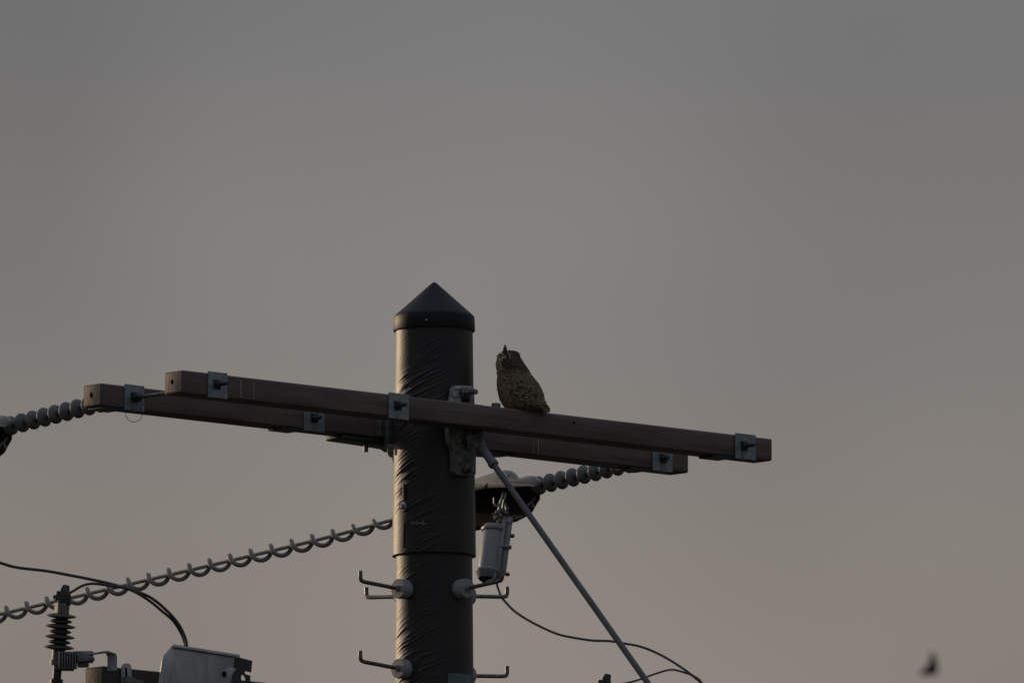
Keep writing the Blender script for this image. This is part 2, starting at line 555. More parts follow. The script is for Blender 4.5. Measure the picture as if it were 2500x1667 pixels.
# ------------------------------------------------------------------ cross-arms
AW, AH, AL = 0.112, 0.0925, 3.265
OFF = 0.249
ZB_F = 11.205    # replaced below from the picture line
def arm_z(off, face_px, face_py):
    """bottom height of an arm whose front lower left corner is seen at the given pixel"""
    lo, hi = -3.0, 3.0
    base = N * (off - AW / 2)
    for _ in range(60):
        m_ = (lo + hi) / 2
        q = base + A * m_ + Z * 11
        if proj(q)[0] < face_px: lo = m_
        else: hi = m_
    q = base + A * lo
    return P(face_px, face_py, q.y).z, lo

class Arm:
    def __init__(s, name, label, off, zb, x0, x1, cut_end=True, m_=None):
        s.off, s.zb, s.x0, s.x1 = off, zb, x0, x1
        m = Matrix.Translation(N * off + Z * zb) @ Matrix.Rotation(YAW, 4, 'Z')
        s.root = thing(name, label, "cross-arm", group="wooden cross-arms of the pole", matrix=m)
        L = x1 - x0
        b = MB().box(s.w((x0 + x1) / 2, 0, AH / 2), (L, AW, AH), (A, N, Z), 0.009, 3)
        s.beam = b.build("beam", m_ or M_ARM, s.root)
        if cut_end:  # separate face of paler cut wood on the left end
            e = MB().box(s.w(x0 - 0.0005, 0, AH / 2), (0.004, AW - 0.016, AH - 0.016), (A, N, Z), 0.001)
            s.end = e.build("sawn_end", M_END, s.root)
    def w(s, lx, ly, lz):
        return N * s.off + Z * s.zb + A * lx + N * ly + Z * lz
    def lx(s, px, ly=-AW / 2):
        lo, hi = -3.5, 3.5
        for _ in range(50):
            m_ = (lo + hi) / 2
            if proj(s.w(m_, ly, 0.05))[0] < px: lo = m_
            else: hi = m_
        return lo
    def plate(s, px0, px1, bolt=True, up=0.006, down=0.006, bpx=None, blen=0.05, dirty=False):
        a0, a1 = s.lx(px0), s.lx(px1)
        b = MB().box(s.w((a0 + a1) / 2, -AW / 2 - 0.004, AH / 2 + (up - down) / 2), (a1 - a0, 0.006, AH + up + down), (A, N, Z), 0.0012, 1)
        o = b.build("face_plate", M_PLATE, s.root)
        if bolt:
            c = s.lx(bpx) if bpx else (a0 + a1) / 2
            b = MB()
            q = s.w(c, -AW / 2 - 0.007, AH * 0.52)
            b.box(q - N * 0.002, (0.038, 0.005, 0.038), (A, N, Z), 0.001, 1)
            b.lathe([(0.0165, 0.0), (0.0165, 0.014), (0.014, 0.016)], q, -N, 6)
            b.lathe([(0.0085, 0.0), (0.0085, blen), (0.007, blen + 0.003)], q, -N, 12)
            b.build("bolt", M_DARK, o)
            if dirty:
                # rust and dirt that ran down from the bolt
                b = MB()
                for k, (dx, ln, wd) in enumerate(((-0.014, 0.034, 0.004), (-0.003, 0.040, 0.005), (0.010, 0.030, 0.003))):
                    b.box(s.w(c + dx, -AW / 2 - 0.0079, AH * 0.52 - 0.02 - ln / 2), (wd, 0.0006, ln), (A, N, Z))
                b.build("dirt_streaks", M_CAST, o)
        return o
    def under(s, px0, px1):
        a0, a1 = s.lx(px0), s.lx(px1)
        b = MB().box(s.w((a0 + a1) / 2, -0.008, -0.0055), (a1 - a0, 0.088, 0.0095), (A, N, Z), 0.002, 1)
        return b.build("under_plate", M_DARK, s.root)
    def hole(s, y, z, r, h):
        b = MB().lathe([(r, 0.0), (r, 0.0016)], s.w(s.x0 - 0.003, y, z), -A, 20, (1.0, h))
        return b.build("end_hole", M_HOLE, s.root)
    def marks(s, pxs, h0=0.12, h1=0.9):
        for px, w_ in pxs:
            a = s.lx(px)
            b = MB().box(s.w(a, -AW / 2 - 0.0008, AH * (h0 + h1) / 2), (w_, 0.002, AH * (h1 - h0)), (A, N, Z))
            b.build("strap_mark", M_MARK, s.root)

zF, x0F = arm_z(-OFF, 449, 959)
zR, x0R = arm_z(OFF, 250, 990.5)
arm_f = Arm("cross_arm", "brown square cross-arm carrying the owl in front of the pole", -OFF, zF, x0F - 0.007, x0F + AL - 0.007)
arm_r = Arm("cross_arm", "brown square cross-arm behind the pole with grey shed strings at its ends", OFF, zR, x0R - 0.007, x0R + AL - 0.017)
arm_f.plate(505.5, 553, blen=0.06, bpx=527)
arm_f.plate(947, 996, blen=0.05, bpx=968)
arm_f.plate(1793, 1843, blen=0.06, bpx=1814, dirty=True)
arm_f.under(1743, 1789)
arm_f.hole(0.004, AH * 0.53, 0.006, 1.7)
arm_f.marks(((588, 0.0045), (619, 0.003)), 0.08, 0.85)
b = MB().lathe([(0.006, 0), (0.006, 0.0012)], arm_f.w(arm_f.lx(1401), -AW / 2, AH * 0.68), -N, 12)
b.build("bored_hole", M_HOLE, arm_f.root)
arm_r.plate(302, 350, blen=0.03, bpx=325, dirty=True)
arm_r.plate(740, 790, blen=0.04, bpx=764)
arm_r.plate(1591, 1640, blen=0.03, bpx=1616, dirty=True)
arm_r.under(251, 300); arm_r.under(691, 739); arm_r.under(1540, 1586)
arm_r.hole(0.0, AH * 0.52, 0.0075, 1.5)
arm_r.marks(((1314, 0.003), (1301, 0.002)), 0.1, 0.85)
b = MB()
b.lathe([(0.0185, -0.004), (0.0185, 0.015), (0.0165, 0.019)], arm_f.w(arm_f.lx(1211, -0.02), -0.02, AH), Z, 24)
b.build("top_bolt", M_CAST, arm_f.root)

# long bolts that tie the two arms together
def tie(px, label):
    a = arm_r.lx(px)
    q0 = arm_r.w(a, -AW / 2 - 0.006, AH * 0.52); 
    q1 = N * (-OFF + AW / 2) + A * a + Z * (zF + AH * 0.52)
    t = thing("spacer_bolt", label, "bolt", q0)
    MB().tube([q0, q1], 0.0085, 12).build("rod", M_PEG, t)
    for q, d in ((q0, 1), (q1, -1)):
        w_ = -N * d
        MB().lathe([(0.0175, 0), (0.0175, 0.013), (0.014, 0.015)], q, w_, 6).build("nut", M_DARK, t)
tie(333, "thin spacer rod joining the far left ends of both cross-arms")

# thin wire ring hanging under the rear arm
yr = arm_r.w(arm_r.lx(327), 0, 0).y - 0.06
pts = []
for k in range(37):
    a = rad(150 + k * 240 / 36)
    pts.append(P(327 + 20 * math.cos(a), 1010 - 20 * math.sin(a), yr))
ring = MB().tube([P(308, 990, yr)] + pts + [P(347, 980, yr)], 0.0014, 6)
tag(ring.build("wire_loop", M_DARK), "thin loose wire loop hanging under the left end of rear cross-arm", "wire")

# ------------------------------------------------------------------ brackets between pole and arms
FRB = -N                                          # outward from the pole towards the front arm
br = thing("gain_bracket", "worn grey casting that holds the front cross-arm to the pole", "bracket", FRB * 0.165 + Z * zF, group="arm brackets on the pole")
def bp(px, py, out=0.172):
    """point on the vertical plane in front of the pole that faces the front arm"""
    a_lo, a_hi = -0.5, 0.5
    for _ in range(50):
        m_ = (a_lo + a_hi) / 2
        if proj(FRB * out + A * m_ + Z * 11)[0] < px: a_lo = m_
        else: a_hi = m_
    q = FRB * out + A * a_lo
    return P(px, py, q.y)
low = [(1089, 1030), (1090, 1062), (1093, 1084), (1102, 1100), (1102.5, 1150), (1110, 1160), (1145, 1164), (1157, 1158), (1158, 1030)]
MB().prism([bp(*q) for q in low], FRB * 0.028, 0.004).build("lower_plate", M_CAST, br)
upp = [(1094, 990), (1099, 972), (1102, 946), (1107, 941), (1149, 942), (1153, 950), (1154, 990)]
MB().prism([bp(*q) for q in upp], FRB * 0.028, 0.004).build("upper_plate", M_STEEL, br)
b = MB()
for (x0, y0, x1, y1) in ((1104, 947, 1133, 950), (1104, 966, 1133, 969), (1103, 948, 1106, 970)):
    b.prism([bp(x0, y0, 0.188), bp(x1, y0, 0.188), bp(x1, y1, 0.188), bp(x0, y1, 0.188)], FRB * 0.008, 0.001)
b.build("plate_rim", M_STEEL, br)
b = MB().prism([bp(1128, 970, 0.189), bp(1147, 972, 0.189), bp(1146, 981, 0.189), bp(1129, 981, 0.189)], FRB * 0.004)
b.build("plate_opening", M_HOLE, br)
b = MB()
q = bp(1133, 960, 0.186)
b.lathe([(0.027, 0), (0.027, 0.012), (0.019, 0.016), (0.019, 0.032), (0.016, 0.035)], q, FRB, 6)
b.lathe([(0.0095, 0), (0.0095, 0.062), (0.011, 0.063), (0.011, 0.072), (0.009, 0.074)], q, FRB, 14)
b.build("bolt", M_PEG, br)
b = MB()
q = bp(1137, 1148, 0.185)
b.lathe([(0.018, 0), (0.018, 0.012), (0.012, 0.014), (0.0095, 0.015), (0.0095, 0.040), (0.008, 0.042)], q, FRB, 12)
b.build("bolt", M_PEG, br)
b = MB()
for (px, py, r) in ((1112, 1100, 0.012), (1120, 1125, 0.02), (1140, 1110, 0.03), (1115, 1075, 0.02)):
    b.sphere(bp(px, py, 0.184), r, 14, (1, 0.5, 1))
b.build("casting_boss", M_CAST, br)
# middle web that carries the arm itself
MB().box(FRB * 0.180 + A * 0.01 + Z * (zF + AH / 2 - 0.01), (0.17, 0.024, AH + 0.06), (A, N, Z), 0.004).build("web", M_CAST, br)

# rear bracket: a long saddle round the rear arm
rb = thing("saddle_bracket", "dark saddle casting that wraps the rear cross-arm behind the pole", "bracket", N * 0.165 + Z * zR, group="arm brackets on the pole")
aL, aR = arm_r.lx(838), arm_r.lx(1262)
prof2 = [(aL, -0.004), (aL, -0.018), (aL + 0.01, -0.022), (aL + 0.12, -0.024), (aL + 0.30, -0.030), (0, -0.04), (aR - 0.22, -0.016), (aR - 0.12, -0.016), (aR - 0.04, -0.012), (aR, -0.006), (aR, -0.004)]
MB().prism([arm_r.w(x_, 0.0, z_) for x_, z_ in prof2], N * (AW - 0.01), 0.003).build("saddle", M_DARK, rb)
b = MB()
for px in (925, 952):
    b.box(arm_r.w(arm_r.lx(px), -AW / 2 - 0.008, AH * 0.42), (0.012, 0.014, AH * 0.75), (A, N, Z), 0.002)
b.box(arm_r.w(arm_r.lx(938), -AW / 2 - 0.0045, AH * 0.42), (0.10, 0.006, AH * 0.8), (A, N, Z), 0.002)
b.build("side_rib", M_CAST, rb)
b = MB()
a_ = arm_r.lx(908)
b.lathe([(0.009, -0.047), (0.0095, -0.044), (0.0095, 0.0)], arm_r.w(a_, -0.02, -0.012), Z, 14)
b.build("hanging_bolt", M_PEG, rb)
b = MB()
pl = [(945, 1085), (946, 1108), (951, 1114), (957, 1116), (960, 1135), (975, 1135), (975, 1085)]
yb = 0.06
b.prism([P(x_, y_, yb) for x_, y_ in pl], Vector((0, 0.05, 0)), 0.003)
b.build("ear", M_CAST, rb)
MB().box(N * 0.18 + Z * (zR + AH / 2 - 0.01), (0.20, 0.03, AH + 0.07), (A, N, Z), 0.004).build("web", M_CAST, rb)

# ------------------------------------------------------------------ guy strain rod
gd = FRB * 0.503 + Z * (-0.530)
gd_n = gd.normalized()
p0 = bp(1176, 1092, 0.262)
gy = thing("guy_rod", "long grey insulated guy rod slanting down right from the pole bracket", "guy rod", p0)
# fit the direction so that it runs through the two seen points
pA = p0
t_ = 0.9
pB = P(1582, 1667, pA.y - 0.743 * 0.503 * (1582 - 1176) / 202 / 1.0 * 0.93)
d = (pB - pA).normalized()
side = d.cross(Vector((0, -1, 0))).normalized()
MB().tube([pA + d * 0.115, pA + d * 14.2], 0.0128, 16).build("rod", M_ROD, gy)
MB().lathe([(0.012, -0.012), (0.0165, -0.006), (0.0185, 0.0), (0.0185, 0.088), (0.021, 0.090), (0.021, 0.106), (0.018, 0.110), (0.013, 0.112)], pA, d, 24).build("ferrule", M_FERR, gy)
b = MB()
for s_ in (-1, 1):
    o_ = side * (0.016 * s_)
    b.tube(spline([pA + d * 0.004 + o_ * 0.3, pA - d * 0.018 + o_, pA - d * 0.06 + o_ * 1.05, pA - d * 0.085 + o_ * 0.9], 5), 0.0085, 10)
b.build("clevis", M_PLATE, gy)
b = MB()
q = pA - d * 0.066
b.tube([q - side * 0.032, q + side * 0.032], 0.0075, 12)
b.lathe([(0.013, 0), (0.013, 0.008)], q + side * 0.026, side, 6)
b.build("clevis_pin", M_PEG, gy)
# lug on the bracket that takes the clevis
b = MB()
lug = [(1138, 1050), (1160, 1052), (1168, 1064), (1166, 1078), (1156, 1090), (1140, 1098)]
b.prism([bp(x_, y_, 0.200) for x_, y_ in lug], FRB * 0.016, 0.003)
b.tube([bp(1150, 1072, 0.175), bp(1150, 1072, 0.222)], 0.020, 14)
b.build("guy_lug", M_CAST, br)

# ------------------------------------------------------------------ dead-end insulators, hoods and conductor
def line_y(px, px0, y0):
    return y0 + (px0 - px) / S * math.cos(YAW) / math.sin(YAW)

aIR = arm_r.lx(1616)
qR = arm_r.w(aIR, AW / 2, AH * 0.5)                       # rear face behind the right plate
pR = proj(qR)
aIL = arm_r.lx(325)
qL = arm_r.w(aIL, AW / 2, AH * 0.5)

def at_line(px, py):
    return P(px, py, line_y(px, pR[0], qR.y))

ins = thing("strain_insulator", "grey shed string running from under the right end of rear cross-arm", "insulator", qR, group="grey strain insulators")
shed_px = [(1317 + 27.2 * k, 1184.5 - 6.6 * k) for k in range(9)]
axis_pts = [at_line(*q) for q in shed_px]
eye = axis_pts[-1]
MB().tube([at_line(1300, 1188.5)] + axis_pts, 0.0125, 12).build("core", M_SHEDD, ins)
for q0, q1 in zip(axis_pts, axis_pts[1:] + [axis_pts[-1] * 2 - axis_pts[-2]]):
    dd = (q1 - q0).normalized()
    MB().lathe([(0.0135, -0.016), (0.026, -0.0125), (0.034, -0.0085), (0.0385, -0.0035), (0.0395, 0.001), (0.0385, 0.005), (0.033, 0.011), (0.024, 0.016), (0.0135, 0.020)],
               q0, -dd, 36).build("shed", M_SHED, ins)
b = MB().tube([eye, (eye * 0.5 + qR * 0.5), qR], [0.0135, 0.011, 0.011], 12)
b.lathe([(0.022, 0), (0.022, 0.02), (0.012, 0.024)], qR, N, 6)
b.build("end_fitting", M_STEEL, ins)
shift = qL - qR
dup(ins, Matrix.Translation(shift) @ ROOTM[ins.name], "grey shed string running left from the far left end of rear cross-arm")

hood = thing("line_cover", "grey open bottomed cover over the line end, right beside the pole", "line cover", at_line(1236, 1205), group="grey covers over the line ends")
TOC = -A
sect = [(0.060, 0.013), (0.060, 0.030), (0.048, 0.047), (0.022, 0.062), (-0.016, 0.060), (-0.046, 0.036), (-0.060, -0.01), (-0.066, -0.06), (-0.066, -0.105), (-0.060, -0.128)]
stations = [(985, 1252, 0.96), (1060, 1235, 1.0), (1160, 1212, 1.0), (1205, 1201, 1.02), (1236, 1197, 0.97), (1264, 1196, 0.82), (1280, 1191, 0.74), (1294, 1189, 0.55), (1306, 1188, 0.40)]
knee = [Vector((h_, z_, 0)) for h_, z_ in sect]
sect = [(q.x, q.y) for q in spline(knee, 4)]
vs, fs = [], []
K = len(sect)
for (px, py, sc_) in stations:
    c = at_line(px, py)
    for (h_, z_) in sect:
        vs.append(c + TOC * (h_ * sc_) + Z * (z_ * sc_ * (0.72 if z_ > 0 else 1.0)))
for i in range(len(stations) - 1):
    for j in range(K - 1):
        fs.append((i * K + j, i * K + j + 1, (i + 1) * K + j + 1, (i + 1) * K + j))
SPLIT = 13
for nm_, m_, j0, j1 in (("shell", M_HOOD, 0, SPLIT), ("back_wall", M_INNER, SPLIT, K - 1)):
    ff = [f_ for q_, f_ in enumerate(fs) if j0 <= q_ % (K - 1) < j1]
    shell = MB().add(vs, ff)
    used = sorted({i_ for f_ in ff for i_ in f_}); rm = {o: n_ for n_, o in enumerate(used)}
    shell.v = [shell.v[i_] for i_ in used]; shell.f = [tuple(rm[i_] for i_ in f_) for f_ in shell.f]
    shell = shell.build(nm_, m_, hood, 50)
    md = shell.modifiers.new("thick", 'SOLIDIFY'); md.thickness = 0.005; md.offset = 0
pan = [(1090, 1196), (1160, 1169), (1206, 1153), (1222, 1148.5), (1236, 1147), (1248, 1149), (1257, 1155), (1264, 1165), (1270, 1167), (1291, 1160.5), (1308, 1162), (1318, 1172), (1316, 1184), (1308, 1190), (1296, 1187), (1234, 1190.5), (1191, 1191), (1178, 1193), (1160, 1197), (1090, 1214)]
MB().prism([P(x_, y_, line_y(x_ + 24, pR[0], qR.y) - 0.0375) for x_, y_ in pan], TOC * 0.022, 0.007).build("side_panel", M_HOOD, hood)
b = MB()
c = P(1251, 1170, at_line(1236, 1172).y - 0.06)
def hp(px, py, dy=0.0):
    return P(px, py, at_line(1236, 1172).y - 0.104 + dy)
b.tube([hp(1241, 1158), hp(1248, 1168), hp(1252, 1178), hp(1261, 1184)], 0.0055, 8)
b.tube([hp(1252, 1165), hp(1260, 1170), hp(1260, 1180)], 0.0045, 8)
b.build("top_latch", M_DARK, hood)
b = MB()
b.prism([hp(1179, 1193), hp(1190, 1177), hp(1192, 1192)], Vector((0, 0.006, 0)))
b.build("side_notch", M_DARK, hood)
b = MB()
yy = at_line(1295, 1210).y + 0.03
b.tube([P(1288, 1233, yy), P(1301, 1224, yy), P(1314, 1206, yy)], 0.006, 8)
b.tube([P(1299, 1224, yy), P(1305, 1237, yy)], 0.006, 8)
b.build("end_clip", M_STEEL, hood)
dup(hood, Matrix.Translation(shift) @ ROOTM[hood.name], "grey open bottomed cover cut off by the left picture edge")

# conductor with its spiral, running away to the left behind the pole
cpx = [(1130, 1226), (1060, 1241), (960, 1268), (800, 1311), (600, 1359), (400, 1406), (200, 1452.5), (0, 1498.5), (-200, 1543), (-600, 1628), (-1400, 1790)]
cp = [at_line(*q) for q in cpx]
cs = spline(cp, 10)
cond = thing("line_conductor", "grey conductor running left behind the pole with a coiled spiral on it", "conductor", cp[2])
MB().tube(cs, 0.0078, 12).build("wire", M_COND, cond)
# helix around it
seg = [cs[0]]
L = [0.0]
for q in cs[1:]:
    L.append(L[-1] + (q - seg[-1]).length); seg.append(q)
def along(s):
    for i in range(1, len(L)):
        if L[i] >= s:
            t = (s - L[i - 1]) / (L[i] - L[i - 1])
            return seg[i - 1].lerp(seg[i], t), (seg[i] - seg[i - 1]).normalized()
def s_at(px):
    best = min(range(len(seg)), key=lambda i: abs(proj(seg[i])[0] - px))
    return L[best]
s0, s1 = s_at(1015), s_at(-260)
pitch = (s_at(0) - s_at(800)) / (800 / 49.8)
hel = []
nst = int((s1 - s0) / pitch * 22)
ph0 = None
HR, PH, HAND = 0.0262, rad(0), -1
for k in range(nst + 1):
    s_ = s0 + (s1 - s0) * k / nst
    q, tdir = along(s_)
    u = tdir.cross(Z).normalized(); w_ = u.cross(tdir)
    px_ = proj(q)[0]
    ang = HAND * 2 * math.pi * (s_ - s_at(800)) / pitch + PH
    hr = HR * min(1.0, max(0.72, 1.0 - (px_ - 800) / 600.0))
    hel.append(q + (u * math.cos(ang) + w_ * math.sin(ang)) * hr - Z * 0.004)
MB().tube(hel, 0.0096, 10).build("spiral", M_SPIRAL, cond)

# ------------------------------------------------------------------ grey canister hanging under the cover
cy_y = at_line(1225, 1230).y - 0.10
can = thing("line_canister", "grey lidded cylinder clamped below the cover on the right of the pole", "line device", P(1212, 1395, cy_y))
top = P(1208, 1287, cy_y); bot = P(1194, 1396, cy_y - 0.042)
ax = (bot - top); HL = ax.length; ax.normalize()
MB().lathe([(0.020, -0.012), (0.044, -0.006), (0.0475, 0.0), (0.0475, HL), (0.045, HL + 0.002)], top, ax, 40).build("body", M_CAN, can)
MB().lathe([(0.047, 0.004), (0.054, 0.006), (0.056, 0.012), (0.054, 0.019), (0.047, 0.022)], top, ax, 40).build("lid_rim", M_CAN, can)
b = MB().lathe([(0.047, HL - 0.010), (0.055, HL - 0.007), (0.058, HL), (0.056, HL + 0.007), (0.050, HL + 0.014), (0.042, HL + 0.032), (0.030, HL + 0.040), (0.034, HL + 0.036), (0.038, HL + 0.02)], top, ax, 40)
b.build("bottom_rim", M_CAN, can)
MB().lathe([(0.0415, HL + 0.0325), (0.0405, HL + 0.034), (0.03, HL + 0.0415), (0.005, HL + 0.0425)], top, ax, 32).build("dark_mouth", M_HOLE, can)
cr = Vector((1, -0.25, 0)).normalized()
cr = (cr - ax * cr.dot(ax)).normalized()
fr = ax.cross(cr).normalized()
if fr.y > 0: fr = -fr
b = MB()
def cq(r_, t, f_=0.0):
    return top + ax * t + cr * r_ + fr * f_
b.box(cq(0.045, HL * 0.45, 0.022), (0.018, 0.016, HL * 1.18), (cr, fr, ax), 0.003)
b.box(cq(0.064, HL * 0.42, 0.010), (0.022, 0.016, HL * 1.28), (cr, fr, ax), 0.004)
b.box(cq(0.062, -0.022, 0.012), (0.030, 0.018, 0.022), (cr, fr, ax), 0.006)
b.build("hinge_bar", M_CAN, can)
b = MB()
b.box(cq(0.046, HL * 0.46, 0.028), (0.085, 0.012, 0.010), (cr, fr, ax), 0.003)
b.lathe([(0.008, 0), (0.009, 0.02), (0.007, 0.024)], cq(0.064, HL * 0.47, 0.02), cr, 12)
b.build("mid_clasp", M_CAN, can)
for (t_, r_) in ((0.036, 0.009), (HL + 0.008, 0.009)):
    MB().sphere(cq(0.081, t_, 0.004), r_, 14, (1.2, 1, 1)).build("knob", M_PEG, can)
b = MB().tube(spline([cq(0.034, HL + 0.004, 0.03), cq(0.036, HL + 0.030, 0.032), cq(0.028, HL + 0.043, 0.03), cq(0.0, HL + 0.050, 0.02)], 6), 0.0055, 8)
b.tube(spline([cq(0.066, HL + 0.002, 0.004), cq(0.060, HL + 0.030, 0.01), cq(0.038, HL + 0.044, 0.02)], 6), 0.0065, 8)
b.build("bottom_hook", M_CAN, can)

# hot-line clamp that hangs the canister from the conductor
hc_ = thing("line_clamp", "tangle of small bolts and rods clamping the canister to the line", "clamp", P(1224, 1262, cy_y))
def kp(px, py, dy=0.0):
    return P(px, py, cy_y - 0.012 + dy)
b = MB()
b.tube(spline([kp(1217, 1250), kp(1220, 1232), kp(1226, 1214), kp(1230, 1200, 0.06)], 5), 0.0048, 8)
b.tube(spline([kp(1226, 1248), kp(1229, 1228), kp(1234, 1212), kp(1236, 1198, 0.06)], 5), 0.0044, 8)
b.tube(spline([kp(1236, 1246), kp(1235, 1236), kp(1234, 1226)], 5), 0.004, 8)
b.build("hook_rod", M_STEEL, hc_)
b = MB().tube(spline([kp(1206, 1214), kp(1207, 1230), kp(1213, 1235), kp(1219, 1229)], 6), 0.0036, 8)
b.build("eye_hook", M_STEEL, hc_)
b = MB()
for (px, py, r_) in ((1215, 1250, 0.010), (1224, 1246, 0.011), (1235, 1252, 0.011), (1212, 1262, 0.010), (1222, 1258, 0.012), (1233, 1266, 0.012), (1219, 1270, 0.010), (1227, 1272, 0.009), (1239, 1240, 0.006)):
    b.lathe([(r_ * 0.6, -0.009), (r_, -0.008), (r_, 0.006), (r_ * 0.7, 0.009)], kp(px, py), (0.35, -0.9, 0.2), 8)
b.build("clamp_bolts", M_PEG, hc_)
b = MB()
b.tube([kp(1203, 1256), kp(1222, 1250), kp(1241, 1246)], 0.0058, 8)
b.tube([kp(1206, 1268), kp(1224, 1264), kp(1240, 1268)], 0.0058, 8)
b.tube([kp(1225, 1272), kp(1223, 1290)], 0.0065, 8)
b.build("clamp_jaw", M_CAST, hc_)

# ------------------------------------------------------------------ pole steps
def step_matrix(ang, z):
    return Matrix.Translation(Vector((0, 0, z))) @ Matrix.Rotation(ang, 4, 'Z')
zS1 = P(976.5, 1436, -(0.163 + 0.039) * A.y).z
zS2 = P(976.5, 1630.6, -(0.163 + 0.039) * A.y).z
STEPS = [("upper pole step on the near left, round block facing the camera", -A, zS1),
         ("upper pole step on the near right, below the canister", -N, zS1),
         ("upper pole step on the far left with its block hidden", N, zS1),
         ("upper pole step on the far right whose hook touches the black wire", A, zS1),
         ("lower pole step on the near left at the picture bottom", -A, zS2),
         ("lower pole step on the far right at the picture bottom", A, zS2)]
first = None
for (lab, dr, z_) in STEPS:
    m = step_matrix(math.atan2(dr.y, dr.x), z_)
    if first is None:
        first = thing("pole_step", lab, "pole step", group="pole steps", matrix=m)
        o_ = Vector((0, 0, 0))
        w = lambda x_, y_, zz: m @ Vector((x_, y_, zz))
        u_ = (m.to_3x3() @ Vector((1, 0, 0)))
        MB().lathe([(0.040, 0.150), (0.040, 0.198), (0.038, 0.201), (0.012, 0.2015)], m @ Vector((0, 0, 0)), u_, 36).build("block", M_PUCK, first)
        MB().lathe([(0.0145, 0.199), (0.0145, 0.212), (0.012, 0.214)], m @ Vector((0, 0, 0)), u_, 6).build("nut", M_STEEL, first)
        pts = [w(0.155, 0, 0)] + spline([w(0.20, 0, 0), w(0.30, 0, 0.007), w(0.385, 0, 0.013), w(0.402, 0, 0.020), w(0.406, 0, 0.034), w(0.406, 0, 0.056)], 6)
        MB().tube(pts, 0.0083, 14).build("peg", M_PEG, first)
    else:
        dup(first, m, lab)

# ------------------------------------------------------------------ lower arm with surge arresters
zL = P(253, 1624, arm_r.w(arm_r.lx(253), -AW / 2, 0).y).z - AH
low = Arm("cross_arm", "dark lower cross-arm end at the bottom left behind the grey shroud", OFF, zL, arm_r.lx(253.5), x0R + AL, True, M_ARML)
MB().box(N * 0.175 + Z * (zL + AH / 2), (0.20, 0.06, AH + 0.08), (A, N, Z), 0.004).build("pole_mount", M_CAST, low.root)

ya = low.w(low.x0, 0, 0).y - 0.03
arr = thing("surge_arrester", "dark ribbed arrester standing left of the lower cross-arm end", "arrester", P(146, 1600, ya), group="dark ribbed surge arresters")
at0 = P(149.6, 1503, ya); at1 = P(144, 1579.5, ya + 0.016)
aax = (at1 - at0); AHL = aax.length; aax.normalize()
sp = AHL / 6
MB().lathe([(0.027, -0.02), (0.027, AHL + 0.012)], at0, aax, 24).build("core", M_SHEDD, arr)
for k in range(7):
    R_ = 0.0605 if k % 2 == 0 else 0.0455
    MB().lathe([(0.027, -0.0108), (R_ * 0.62, -0.0085), (R_ * 0.86, -0.0052), (R_ * 0.985, -0.002), (R_, 0.0005), (R_ * 0.97, 0.003), (R_ * 0.80, 0.0062), (R_ * 0.6, 0.0085), (0.027, 0.0100)], at0 + aax * (sp * k), aax, 36).build("shed", M_SHEDD, arr)
MB().lathe([(0.0305, -0.052), (0.0305, -0.008)], at0, aax, 6).build("neck", M_PINK, arr)
b = MB()
def ap(px, py, dy=0.0):
    return P(px, py, ya - 0.005 + dy)
b.prism([ap(149, 1458), ap(147, 1441), ap(155, 1427), ap(170, 1430), ap(169, 1449), ap(174, 1453), ap(173, 1476), ap(150, 1477)], Vector((0, 0.05, 0)), 0.004)
b.prism([ap(133, 1465), ap(139, 1442), ap(147, 1442), ap(149, 1465)], Vector((0, 0.03, 0)), 0.003)
b.tube([ap(130, 1457), ap(150, 1457)], 0.009, 10)
b.box(ap(157, 1466), (0.052, 0.045, 0.03), None, 0.004)
b.build("top_clamp", M_DARK, arr)
b = MB().lathe([(0.0265, AHL + 0.008), (0.0265, AHL + 0.050), (0.0325, AHL + 0.052), (0.0325, AHL + 0.071), (0.018, AHL + 0.073), (0.018, AHL + 0.088)], at0, aax, 28)
b.build("foot", M_SHED, arr)
b = MB().lathe([(0.0175, AHL + 0.080), (0.0175, AHL + 0.125), (0.026, AHL + 0.127), (0.026, AHL + 0.145), (0.031, AHL + 0.147), (0.031, AHL + 0.26), (0.01, AHL + 0.27)], at0, aax, 24)
b.build("lead_stud", M_DARK, arr)
b = MB()
yq = ya - 0.028
b.box(P(166, 1611, yq + 0.03), (0.072, 0.040, 0.066), None, 0.003)
for k in range(7):
    b.box(P(145.5 + 6.4 * k, 1611, yq), (0.0055, 0.030, 0.070), None, 0.0015)
b.box(P(164, 1632, yq + 0.025), (0.056, 0.05, 0.012), None, 0.003)
b.build("ribbed_block", M_SHED, arr)
b = MB()
b.box(P(204, 1603, yq + 0.03), (0.078, 0.05, 0.044), None, 0.004)
b.box(P(203, 1621, yq + 0.03), (0.046, 0.042, 0.022), None, 0.004)
b.prism([P(186, 1589, yq), P(200, 1590, yq), P(231, 1605, yq), P(231, 1612, yq), P(190, 1616, yq)], Vector((0, 0.03, 0)), 0.003)
b.build("arm_clamp", M_SHED, arr)
